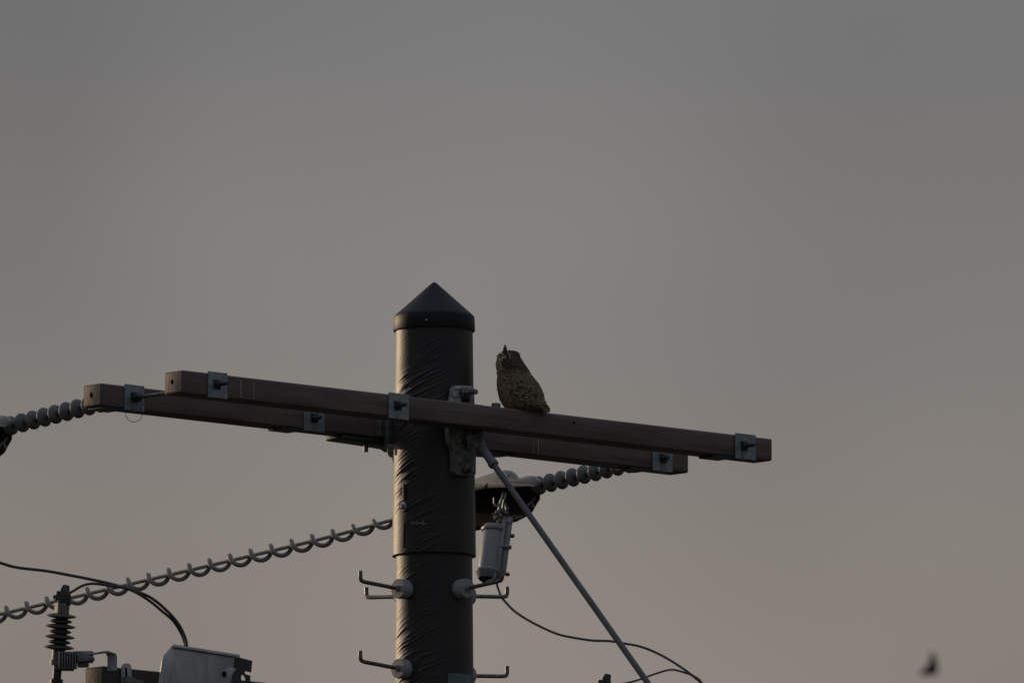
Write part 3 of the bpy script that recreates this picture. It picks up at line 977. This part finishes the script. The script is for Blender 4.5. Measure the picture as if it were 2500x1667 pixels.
# flat strap from the clamp over to the arm
stp = [P(190, 1592, yq + 0.02), P(222, 1595.5, yq + 0.02), P(252, 1591.5, yq + 0.02), P(265, 1592, yq + 0.02), P(272, 1597, yq + 0.02), P(274, 1606, yq + 0.02), P(274, 1636, yq + 0.02)]
b = MB()
sp_ = spline(stp, 6)
vs, fs = [], []
wv = Vector((0.75, -0.30, 0.0)) * 0.045
for i, q in enumerate(sp_):
    tq = (sp_[min(i + 1, len(sp_) - 1)] - sp_[max(i - 1, 0)]).normalized()
    wd = Vector((0.25, -0.9, 0.0)).normalized() if tq.z > -0.6 else Vector((0.85, -0.5, 0)).normalized()
    nn_ = tq.cross(wd).normalized()
    for (a_, c_) in ((-1, -1), (1, -1), (1, 1), (-1, 1)):
        vs.append(q + wd * (0.021 * a_) + nn_ * (0.003 * c_))
for i in range(len(sp_) - 1):
    for j in range(4):
        fs.append((i * 4 + j, i * 4 + (j + 1) % 4, (i + 1) * 4 + (j + 1) % 4, (i + 1) * 4 + j))
fs += [(3, 2, 1, 0), tuple((len(sp_) - 1) * 4 + j for j in range(4))]
b.add(vs, fs)
b.build("strap", M_SHELL, arr)
# second arrester: only the tip of its top clamp reaches into the picture
q0 = ap(162, 1428); 
q1 = P(1484, 1645, line_y(1484, 1484, low.w(low.lx(1484), 0, 0).y - 0.12))
dup(arr, Matrix.Translation(q1 - q0) @ ROOTM[arr.name], "arrester of which only the clamp tip shows at the bottom right")

# tab bracket bolted to the lower arm
tb = thing("tab_bracket", "rounded steel tab with a slot on the lower cross-arm by the shroud", "bracket", P(308, 1660, low.w(low.lx(308), -AW / 2, 0).y))
def lp(px, py, out=0.008):
    a_ = low.lx(px, -AW / 2 - out)
    return P(px, py, low.w(a_, -AW / 2 - out, 0).y)
MB().prism([lp(296, 1690), lp(296, 1628), lp(299, 1621), lp(305, 1618), lp(313, 1618.5), lp(318, 1622), lp(320, 1629), lp(320, 1690)], N * 0.006, 0.001).build("tab", M_SHELL, tb)
MB().prism([lp(306, 1628, 0.012), lp(309, 1628, 0.012), lp(310.5, 1640, 0.012), lp(310.5, 1650, 0.012), lp(306, 1650, 0.012)], N * 0.002).build("slot", M_HOLE, tb)
b = MB().prism([lp(304, 1650, 0.02), lp(322, 1650, 0.02), lp(332, 1658, 0.02), lp(348, 1660, 0.02), lp(348, 1700, 0.02), lp(304, 1700, 0.02)], N * 0.016, 0.003)
b.build("gusset", M_TEAL, tb)

# sheet shroud in front of the lower arm
shr = thing("equipment_shroud", "dull grey sheet shroud with a wire entering its sloping top", "shroud", lp(460, 1700, 0.15))
def sp2(px, py, out):
    a_ = low.lx(px, -AW / 2 - out)
    return P(px, py, low.w(a_, -AW / 2 - out, 0).y)
# columns of the curved sheet: (top px, top py, bottom px, bottom py, distance in front of the arm)
cols = [(396, 1604, 380, 1716, 0.118), (400, 1599, 384, 1716, 0.126), (409, 1588, 393, 1716, 0.135), (421, 1574, 408, 1718, 0.140),
        (460, 1580, 445, 1724, 0.142), (500, 1586.5, 486, 1730, 0.142), (540, 1593, 527, 1736, 0.142), (573, 1599, 552, 1742, 0.142)]
rows_ = 10
vs, fs = [], []
for (tx, ty, bx, by, ou) in cols:
    for k in range(rows_):
        t = k / (rows_ - 1)
        bul = 0.006 * math.sin(math.pi * min(t * 1.3, 1))
        vs.append(sp2(tx + (bx - tx) * t, ty + (by - ty) * t, ou + bul))
for i in range(len(cols) - 1):
    for k in range(rows_ - 1):
        fs.append((i * rows_ + k, i * rows_ + k + 1, (i + 1) * rows_ + k + 1, (i + 1) * rows_ + k))
# top lip that turns back over the arm
o_ = len(vs)
lipc = [(421, 1573), (460, 1579), (500, 1585.5), (540, 1592), (584, 1599)]
for (tx, ty) in lipc:
    vs.append(sp2(tx, ty + 5, 0.152)); vs.append(sp2(tx, ty, 0.145)); vs.append(sp2(tx, ty - 1, 0.09)); vs.append(sp2(tx + 2, ty + 2, 0.03))
for i in range(len(lipc) - 1):
    for k in range(3):
        fs.append((o_ + i * 4 + k, o_ + i * 4 + k + 1, o_ + (i + 1) * 4 + k + 1, o_ + (i + 1) * 4 + k))
sh = MB().add(vs, fs).build("sheet", M_SHELL, shr, 50)
md = sh.modifiers.new("thick", 'SOLIDIFY'); md.thickness = 0.004; md.offset = 0
b = MB()
b.prism([sp2(565, 1627, 0.150), sp2(576, 1632, 0.150), sp2(570, 1640, 0.150), sp2(562, 1652, 0.150), sp2(554, 1664, 0.150), sp2(548, 1690, 0.150), sp2(536, 1690, 0.150), sp2(537, 1662, 0.150), sp2(544, 1634, 0.150), sp2(553, 1628, 0.150)], N * 0.004, 0.001)
b.build("edge_tab", M_SHELL, shr)
b = MB()
b.lathe([(0.0095, 0), (0.0095, 0.003)], sp2(547, 1645, 0.153), -N, 18, (1.0, 1.35))
b.build("tab_hole", M_HOLE, shr)
for px_ in (406, 420):
    MB().tube([sp2(px_, 1645, 0.150), sp2(px_ - 3, 1690, 0.152)], 0.0035, 8).build("pressed_rib", M_SHELL, shr)
# slotted end plate behind the sheet
bm = bmesh.new()
def hole_ring(cx, cy, rx, ry, tilt, n=18):
    return [(cx + rx * math.cos(t) * math.cos(tilt) - ry * math.sin(t) * math.sin(tilt), cy + rx * math.cos(t) * math.sin(tilt) + ry * math.sin(t) * math.cos(tilt)) for t in [2 * math.pi * k / n for k in range(n)]]
outer = [(560, 1598), (574, 1601), (595, 1606.5), (616, 1612), (613.5, 1640), (600, 1636.5), (597, 1641), (600, 1645), (611.5, 1648), (611, 1670), (612, 1700), (560, 1700)]
hol = hole_ring(594.5, 1655, 5.6, 9.0, rad(-18))
def tri_fill(outer, holes, out, thick, name, m, parent):
    bm = bmesh.new()
    for lp_ in [outer] + holes:
        vv = [bm.verts.new(sp2(x_, y_, out)) for x_, y_ in lp_]
        for a_, b_ in zip(vv, vv[1:] + vv[:1]):
            bm.edges.new((a_, b_))
    bmesh.ops.triangle_fill(bm, use_beauty=True, edges=bm.edges[:])
    ex = bmesh.ops.extrude_face_region(bm, geom=bm.faces[:])
    for g_ in ex['geom']:
        if isinstance(g_, bmesh.types.BMVert):
            g_.co += N * thick
    bmesh.ops.recalc_face_normals(bm, faces=bm.faces)
    bm.verts.index_update()
    mb = MB().add([v_.co.copy() for v_ in bm.verts], [[v_.index for v_ in f_.verts] for f_ in bm.faces])
    bm.free()
    return mb.build(name, m, parent, 30)
tri_fill(outer, [hol], 0.10, 0.006, "slotted_plate", M_DARK, shr)

# ------------------------------------------------------------------ slack jumper wires
def wire(name, pts, r, label):
    o = MB().tube(spline(pts, 8), r, 10).build(name, M_WIRE)
    return tag(o, label, "wire", "slack black jumper wires")
yj = ya - 0.12
ysh = sp2(455, 1575, 0.12).y
def lerp(a_, b_, t): return a_ + (b_ - a_) * t
wa = [(-160, 1340), (-60, 1352), (0, 1373), (41, 1384.5), (109, 1392.5), (163, 1402), (231.5, 1415.6), (272, 1425), (321, 1439), (368, 1458), (408, 1490.5), (436, 1523), (452, 1556), (456, 1577), (457, 1600)]
wire("jumper_wire", [P(x_, y_, lerp(yj, ysh, min(max((x_ + 60) / 500, 0), 1))) for x_, y_ in wa], 0.0062, "black wire from the left picture edge curving down into the grey shroud")
wb = [(158, 1453), (177, 1443), (201.5, 1429), (226, 1424), (259, 1427.5), (299.5, 1434), (327, 1443), (365, 1466), (395, 1490.5), (422, 1514), (440, 1541), (450, 1566), (454, 1600)]
wire("jumper_wire", [P(x_, y_, lerp(ya - 0.03, ysh + 0.012, min(max((x_ - 158) / 290, 0), 1))) for x_, y_ in wb], 0.0056, "black wire looping from the left arrester top to the grey shroud")
wc = [(1212, 1420), (1214, 1430), (1224, 1456), (1237, 1472), (1256, 1491), (1286, 1511), (1328, 1533), (1365, 1548), (1402, 1556), (1446, 1562.5), (1488, 1564), (1525, 1570), (1562, 1577), (1599, 1591), (1636, 1610.6), (1673, 1635), (1698, 1654), (1718, 1672), (1745, 1715)]
yc0, yc1 = cy_y, low.w(low.lx(1700), -0.3, 0).y
wire("jumper_wire", [P(x_, y_, lerp(yc0, yc1, min((x_ - 1212) / 480, 1))) for x_, y_ in wc], 0.0052, "black wire sagging from the canister to the bottom right edge")
wd = [(1478, 1668), (1500, 1670), (1530, 1666), (1562, 1657.5), (1599, 1644), (1636, 1634), (1661, 1637.7), (1693, 1649), (1712, 1664), (1740, 1712)]
wire("jumper_wire", [P(x_, y_, lerp(q1.y, yc1, min(max((x_ - 1484) / 210, 0), 1)) + 0.012) for x_, y_ in wd], 0.0042, "short black wire rising from the bottom right arrester tip")

# ------------------------------------------------------------------ owl
oy = arm_f.w(arm_f.lx(1270, 0), 0, 0).y
owl = thing("owl", "brown mottled owl with ear tufts perched on the front cross-arm", "owl", P(1270, 1003, oy))
ringsO = [(855.5, 1246, 1252, 0), (856.5, 1241, 1257, 0), (858.5, 1236, 1261.5, 0), (861, 1231, 1264.5, 0), (866, 1224.5, 1268, 0), (874, 1218, 1271, 0), (882, 1213, 1276, 0), (890, 1211, 1281, 0), (898, 1211.5, 1287, 0), (906, 1215, 1292, 0),
          (915, 1215.5, 1297, 0), (925, 1214, 1305, 0), (937, 1213.5, 1315, 0), (950, 1214.5, 1322, 0), (962, 1217, 1327, 0), (974, 1220, 1329, 0), (984, 1225, 1329, 0), (993, 1231, 1328, 0), (1001, 1240, 1322, 0), (1007, 1256, 1308, 0), (1010, 1274, 1290, 0)]
def owl_ring(y_):
    ys = [r[0] for r in ringsO]
    return np.interp(y_, ys, [r[1] for r in ringsO]), np.interp(y_, ys, [r[2] for r in ringsO])
def owl_pt(y_, th, grow=0.0):
    """th: 0 = right, 90 = towards the camera, 180 = left"""
    l, r = owl_ring(y_)
    hw = (r - l) / 2 / S + grow; cx = (l + r) / 2
    dep = hw * (1.0 - 0.14 * min(max((y_ - 880) / 60.0, 0), 1))
    c = P(cx, y_, oy)
    # cross-section a little pointed to the left in the head, towards the face
    return c + Vector((hw * math.cos(th), -dep * math.sin(th), 0))
vs, fs = [], []
ysO = list(np.linspace(855.5, 1010, 46)); n = 32
for y_ in ysO:
    for j in range(n):
        vs.append(owl_pt(y_, 2 * math.pi * j / n))
for i in range(len(ysO) - 1):
    for j in range(n):
        j2 = (j + 1) % n
        fs.append((i * n + j, i * n + j2, (i + 1) * n + j2, (i + 1) * n + j))
fs += [tuple(range(n)), tuple((len(ysO) - 1) * n + j for j in range(n))]
MB().add(vs, fs).build("body", M_SKINO, owl, 60)

def chip(mb, c, down, nrm, ln, wd, col, lift=0.25):
    """one feather: a small pointed, slightly cupped leaf"""
    down = (down - nrm * down.dot(nrm)).normalized()
    side_ = down.cross(nrm).normalized()
    tip = c + down * ln + nrm * (ln * lift)
    mb.add([c - down * ln * 0.2, c + side_ * wd * 0.5 + down * ln * 0.35 + nrm * 0.0006, tip, c - side_ * wd * 0.5 + down * ln * 0.35 + nrm * 0.0006, c + down * ln * 0.4 + nrm * (ln * lift * 0.4 + 0.0018)],
           [(0, 1, 4), (1, 2, 4), (2, 3, 4), (3, 0, 4)], None)
    dk = tuple(k * 0.78 for k in col)
    mb.c += [dk, col, col, col, dk]
BR = [(0.170, 0.130, 0.088), (0.215, 0.165, 0.112), (0.130, 0.100, 0.070), (0.26, 0.20, 0.135)]
RUF = [(0.42, 0.24, 0.15), (0.33, 0.19, 0.12), (0.47, 0.29, 0.185), (0.25, 0.15, 0.10)]
TAN = [(0.78, 0.64, 0.44), (0.66, 0.54, 0.38), (0.82, 0.70, 0.52), (0.52, 0.42, 0.30)]
PALE = [(0.40, 0.335, 0.245), (0.34, 0.29, 0.215), (0.47, 0.40, 0.30)]
random.seed(21)
def owl_normal(y_, th):
    a_ = owl_pt(y_, th + 0.05) - owl_pt(y_, th - 0.05)
    b_ = owl_pt(min(y_ + 2, 1009), th) - owl_pt(max(y_ - 2, 856), th)
    nn_ = a_.cross(b_)
    if nn_.length < 1e-9: return Vector((0, 0, 1)), b_
    nn_.normalize()
    out = Vector((math.cos(th), -math.sin(th), 0))
    if nn_.dot(out) < 0: nn_ = -nn_
    return nn_, b_
pl = MB()
for k in range(13000):
    y_ = 857 + (1006 - 857) * random.random() ** 0.9
    th = random.uniform(0, 2 * math.pi)
    face = (y_ < 904) and (rad(128) < th < rad(232))
    head = y_ + random.uniform(-9, 9) < 908
    q = owl_pt(y_, th)
    nn_, dn = owl_normal(y_, th)
    left = math.cos(th) < -0.55
    sz = random.uniform(0.0055, 0.0075) if head else random.uniform(0.0065, 0.0095)
    if head:
        col = tuple(0.62 * c_ for c_ in random.choice(BR[:3])) if random.random() < 0.92 else random.choice(BR[3:])
    elif left:
        col = random.choice(RUF) if random.random() < 0.80 else random.choice(PALE)
    else:
        col = random.choice(BR) if random.random() < 0.82 else random.choice(PALE)
    if face:
        sz = 0.007; col = random.choice(TAN) if random.random() < 0.8 else random.choice(BR)
    chip(pl, q, dn, nn_, sz, sz * random.uniform(0.55, 0.8), col, random.uniform(0.02, 0.12))
pl.build("plumage", M_FEATH, owl, 20, fix=False)
# folded wings
for sgn in (1, -1):
    wg = MB(); wv_, wf_ = [], []
    shell_pts = []
    outl = [(918, 1238, 1268), (930, 1236, 1290), (944, 1240, 1306), (958, 1250, 1318), (972, 1266, 1325), (984, 1284, 1330), (994, 1304, 1334), (1000, 1318, 1335)]
    for (y_, l_, r_) in outl:
        row = []
        for k in range(7):
            px_ = l_ + (r_ - l_) * k / 6
            L0, R0 = owl_ring(min(y_, 1000)); hw = (R0 - L0) / 2; cxx = (L0 + R0) / 2
            u_ = max(-0.99, min(0.99, (px_ - cxx) / hw))
            dpt = hw / S * 0.86 * math.sqrt(1 - u_ * u_) + 0.007 * math.sin(math.pi * (k + 0.3) / 6.6) + 0.001
            row.append(P(px_, y_, oy - sgn * dpt))
        shell_pts.append(row)
    for row in shell_pts:
        wv_ += row
    for i in range(len(outl) - 1):
        for k in range(6):
            wf_.append((i * 7 + k, i * 7 + k + 1, (i + 1) * 7 + k + 1, (i + 1) * 7 + k))
    wg.add(wv_, wf_, (0.05, 0.039, 0.030))
    for i in range(len(outl) - 1):
        for k in range(6):
            for rep in range(17):
                a_ = random.random(); c_ = random.random()
                q = shell_pts[i][k].lerp(shell_pts[i][k + 1], a_).lerp(shell_pts[i + 1][k].lerp(shell_pts[i + 1][k + 1], a_), c_)
                dn = (shell_pts[i + 1][min(k + 1, 6)] - shell_pts[i][k]).normalized()
                u_ = (k - 3) / 4
                nn_ = Vector((u_ * 0.7, -sgn, 0.1)).normalized()
                ln = random.uniform(0.008, 0.012) if i < 4 else random.uniform(0.012, 0.018) if i < 6 else 0.009
                col = random.choice(BR) if random.random() < (0.72 if i < 5 else 0.9) else random.choice(PALE)
                chip(wg, q, dn, nn_, ln, ln * random.uniform(0.38, 0.6), col, random.uniform(0.02, 0.09))
    wg.build("wing", M_FEATH, owl, 20, fix=False)
# tail
tl = MB()
random.seed(5)
tl.prism([P(x_, y_, oy) for x_, y_ in ((1300, 986), (1326, 981), (1334, 986), (1341, 994), (1344, 1000), (1341, 1006), (1310, 1003))], Vector((0, 0.055, 0)), 0.006)
tl.c += [(0.16, 0.12, 0.085)] * len(tl.v)
for k in range(26):
    u_ = k / 25.0
    dy = (u_ - 0.5) * 0.075
    s_ = P(1312 + random.uniform(-4, 4), 984 + random.uniform(-4, 10), oy + dy)
    e_ = P(1343 - 8 * abs(u_ - 0.5) + random.uniform(-4, 0), 1000 + random.uniform(-3, 3), oy + dy * 1.15)
    dn = e_ - s_
    chip(tl, s_, dn, Vector((0.35, -0.3 if k % 2 else -0.75, 0.75)).normalized(), dn.length * 0.8, 0.013, random.choice(BR[:2] + RUF[:1]), 0.0)
for k in range(10):
    s_ = P(1296 + 4 * k, 990 + 1.3 * k, oy - 0.035)
    e_ = s_ + Vector((0.045, -0.004, -0.010))
    chip(tl, s_, e_ - s_, Vector((0.0, -1, 0.2)), 0.022, 0.012, random.choice(BR), 0.03)
tl.build("tail", M_FEATH, owl, 20, fix=False)
# face
fn = Vector((-0.80, -0.60, 0.02)).normalized()
fc = P(1225, 880, oy - 0.022)
MB().lathe([(0.0345, -0.006), (0.0325, -0.001), (0.026, 0.006), (0.017, 0.009), (0.006, 0.0105)], fc, fn, 32, (0.92, 0.96)).build("facial_disc", M_FACE, owl, 60)
fu = fn.cross(Z).normalized(); fv = Z - fn * fn.z; fv.normalize()
if fu.y > 0: fu = -fu                      # fu: across the disc, towards the camera
rim = MB()
random.seed(31)
for k in range(150):                       # fine feathers that radiate over the face
    a_ = random.uniform(0, 2 * math.pi); r_ = random.uniform(0.010, 0.029)
    dr = fu * math.cos(a_) + fv * math.sin(a_)
    col = random.choice(TAN) if math.sin(a_) < 0.75 else random.choice(BR)
    chip(rim, fc + dr * r_ + fn * (0.009 - 0.0085 * (r_ / 0.03) ** 2), dr, fn, 0.010, 0.0042, col, 0.12)
rim.build("face_feathers", M_FEATH, owl, 20, fix=False)
rim = MB()
for k in range(90):                        # dark border of the facial disc
    a_ = rad(random.uniform(-95, 95)) if k % 3 else rad(random.uniform(85, 275))
    dr = fu * math.cos(a_) + fv * math.sin(a_)
    tg_ = fv * math.cos(a_) - fu * math.sin(a_)
    chip(rim, fc + dr * random.uniform(0.0325, 0.0365) - fn * 0.003, -tg_, (dr + fn).normalized(), 0.013, 0.006, (0.030, 0.025, 0.021), 0.05)
for k in range(40):                        # paler streak behind it
    a_ = rad(random.uniform(-70, 50))
    dr = fu * math.cos(a_) + fv * math.sin(a_)
    tg_ = fv * math.cos(a_) - fu * math.sin(a_)
    chip(rim, fc + dr * random.uniform(0.040, 0.044) - fn * 0.010, -tg_, (dr + fn * 0.6).normalized(), 0.013, 0.006, random.choice(PALE), 0.08)
rim.build("disc_rim", M_FEATH, owl, 20, fix=False)
for s_ in (-1, 1):
    ec = fc + fu * (0.0140 * s_) + fv * 0.006 + fn * 0.0065
    e_ = MB().sphere(ec, 0.0062, 18).build("eye", M_EYE, owl, 60)
    MB().sphere(ec + fn * 0.0036, 0.0034, 14).build("pupil", M_BLACK, e_, 60)
    br_ = MB()
    for k in range(14):
        t = k / 13
        chip(br_, ec + fv * (0.0075 + 0.006 * t) + fu * s_ * (-0.010 + 0.020 * t) + fn * 0.002, fu * s_ * 0.4 + fv, fn, 0.005, 0.0035, random.choice(BR[:3]), 0.0)
    br_.build("brow", M_FEATH, owl, 20, fix=False)
bk = MB()
bc = fc - fv * 0.006 + fn * 0.009
bk.tube(spline([bc, bc + fn * 0.006 - fv * 0.003, bc + fn * 0.007 - fv * 0.009, bc + fn * 0.004 - fv * 0.012], 5), [0.0036 * (1 - k / 15.0) + 0.0008 for k in range(16)], 10)
bk.build("beak", M_BLACK, owl, 60)
wk = MB()
random.seed(9)
for k in range(46):
    a_ = random.uniform(0, 2 * math.pi)
    q = bc + fu * (0.011 * math.cos(a_)) + fv * (0.010 * math.sin(a_) - 0.004)
    chip(wk, q, fu * math.cos(a_) * 0.6 + fv * (math.sin(a_) * 0.5 - 0.4) + fn * 0.9, fv, 0.012, 0.0035, random.choice(PALE + RUF), 0.0)
for k in range(30):
    q = P(1221 + random.uniform(-8, 14), 900 + random.uniform(-3, 10), oy - 0.026 - random.uniform(0, 0.012))
    chip(wk, q, Vector((-0.1, -0.1, -1)), Vector((-0.7, -0.7, 0.1)), 0.013, 0.007, random.choice(PALE), 0.15)
wk.build("face_bristles", M_FEATH, owl, 20, fix=False)
# ear tufts
for (bx, by, tx, ty, dy, wd_) in ((1233.5, 863, 1231.5, 838, -0.022, 0.013), (1241, 861, 1244, 852.5, 0.020, 0.012)):
    tf = MB()
    for k in range(9):
        t = (k - 4) / 4.0
        b0 = P(bx + t * 4.0, by + abs(t) * 1.5, oy + dy + 0.004 * (k % 3 - 1))
        e0 = P(tx + t * (1.2 if dy < 0 else 4.5), ty + abs(t) * 7, oy + dy)
        chip(tf, b0, e0 - b0, Vector((-0.35, -0.9, 0.1)), (e0 - b0).length, 0.0095, random.choice(BR[:3]), 0.0)
        chip(tf, b0, e0 - b0, Vector((-0.9, 0.3, 0.1)), (e0 - b0).length * 0.95, 0.0085, random.choice(BR[:3]), 0.0)
    tf.build("ear_tuft", M_FEATH, owl, 20, fix=False)
cw = MB()
random.seed(13)
for k in range(26):
    t = random.random()
    b0 = P(1240 + 26 * t, 858.5 + 7 * t * t, oy + random.uniform(-0.02, 0.02))
    e0 = b0 + Vector((0.010 + 0.006 * t, 0, 0.006 - 0.011 * t))
    chip(cw, b0, e0 - b0, Vector((-0.1, -0.6, 0.8)), (e0 - b0).length * random.uniform(0.8, 1.5), 0.0035, random.choice(BR[:3]), 0.0)
cw.build("crown_feathers", M_FEATH, owl, 20, fix=False)
# feet on the arm top
ztop = zF + AH
for s_ in (-1, 1):
    ft = MB()
    base = P(1262, 1000, oy) * 1.0
    base = Vector((base.x, oy, ztop + 0.012)) + N * (0.018 * s_)
    ft.tube([base + Z * 0.03, base], [0.011, 0.009], 10)
    for ang in (-25, 0, 25, 180):
        dr = (Matrix.Rotation(rad(ang), 3, 'Z') @ (-A))
        ft.tube(spline([base, base + dr * 0.014 - Z * 0.004, base + dr * 0.028 - Z * 0.007, base + dr * 0.038 - Z * 0.011], 4), [0.0062] * 8 + [0.005, 0.004, 0.003, 0.002, 0.001], 8)
    ft.build("foot", M_SKINO, owl, 60)

# ------------------------------------------------------------------ small bird in flight, far behind
by = 96.0
bird = thing("flying_bird", "small dark blurred bird in flight at the bottom right of the sky", "bird", P(2276, 1622, by))
K_ = (by + DIST) / DIST
def B(px, py, dy=0.0):
    return P(px, py, by + dy)
pts = [B(2274.5, 1592, 0.0), B(2275, 1600), B(2275, 1612), B(2275, 1624), B(2276, 1634), B(2278, 1641), B(2279, 1648)]
MB().tube(spline(pts, 4), [0.006, 0.010, 0.014, 0.017, 0.019, 0.020, 0.021, 0.021, 0.022, 0.022, 0.022, 0.023, 0.023, 0.024, 0.024, 0.024, 0.023, 0.022, 0.020, 0.018, 0.016, 0.012, 0.008, 0.005, 0.002], 12).build("body", M_BIRD, bird, 60)
MB().prism([B(2273, 1606), B(2266, 1620), B(2255, 1632), B(2245, 1641), B(2250, 1649), B(2276, 1646)], Vector((0, 0.012, 0)), 0.003).build("wing", M_BIRD, bird)
MB().prism([B(2276, 1598), B(2286, 1603), B(2289, 1622), B(2290, 1640), B(2285, 1647), B(2276, 1644)], Vector((0, 0.012, 0)), 0.003).build("wing", M_BIRD, bird)
MB().prism([B(2275, 1604), B(2270, 1594), B(2273, 1590), B(2279, 1590), B(2281, 1595)], Vector((0, 0.008, 0)), 0.002).build("tail", M_BIRD, bird)
MB().tube([B(2279, 1646), B(2281, 1652)], [0.006, 0.001], 8).build("beak", M_BLACK, bird)
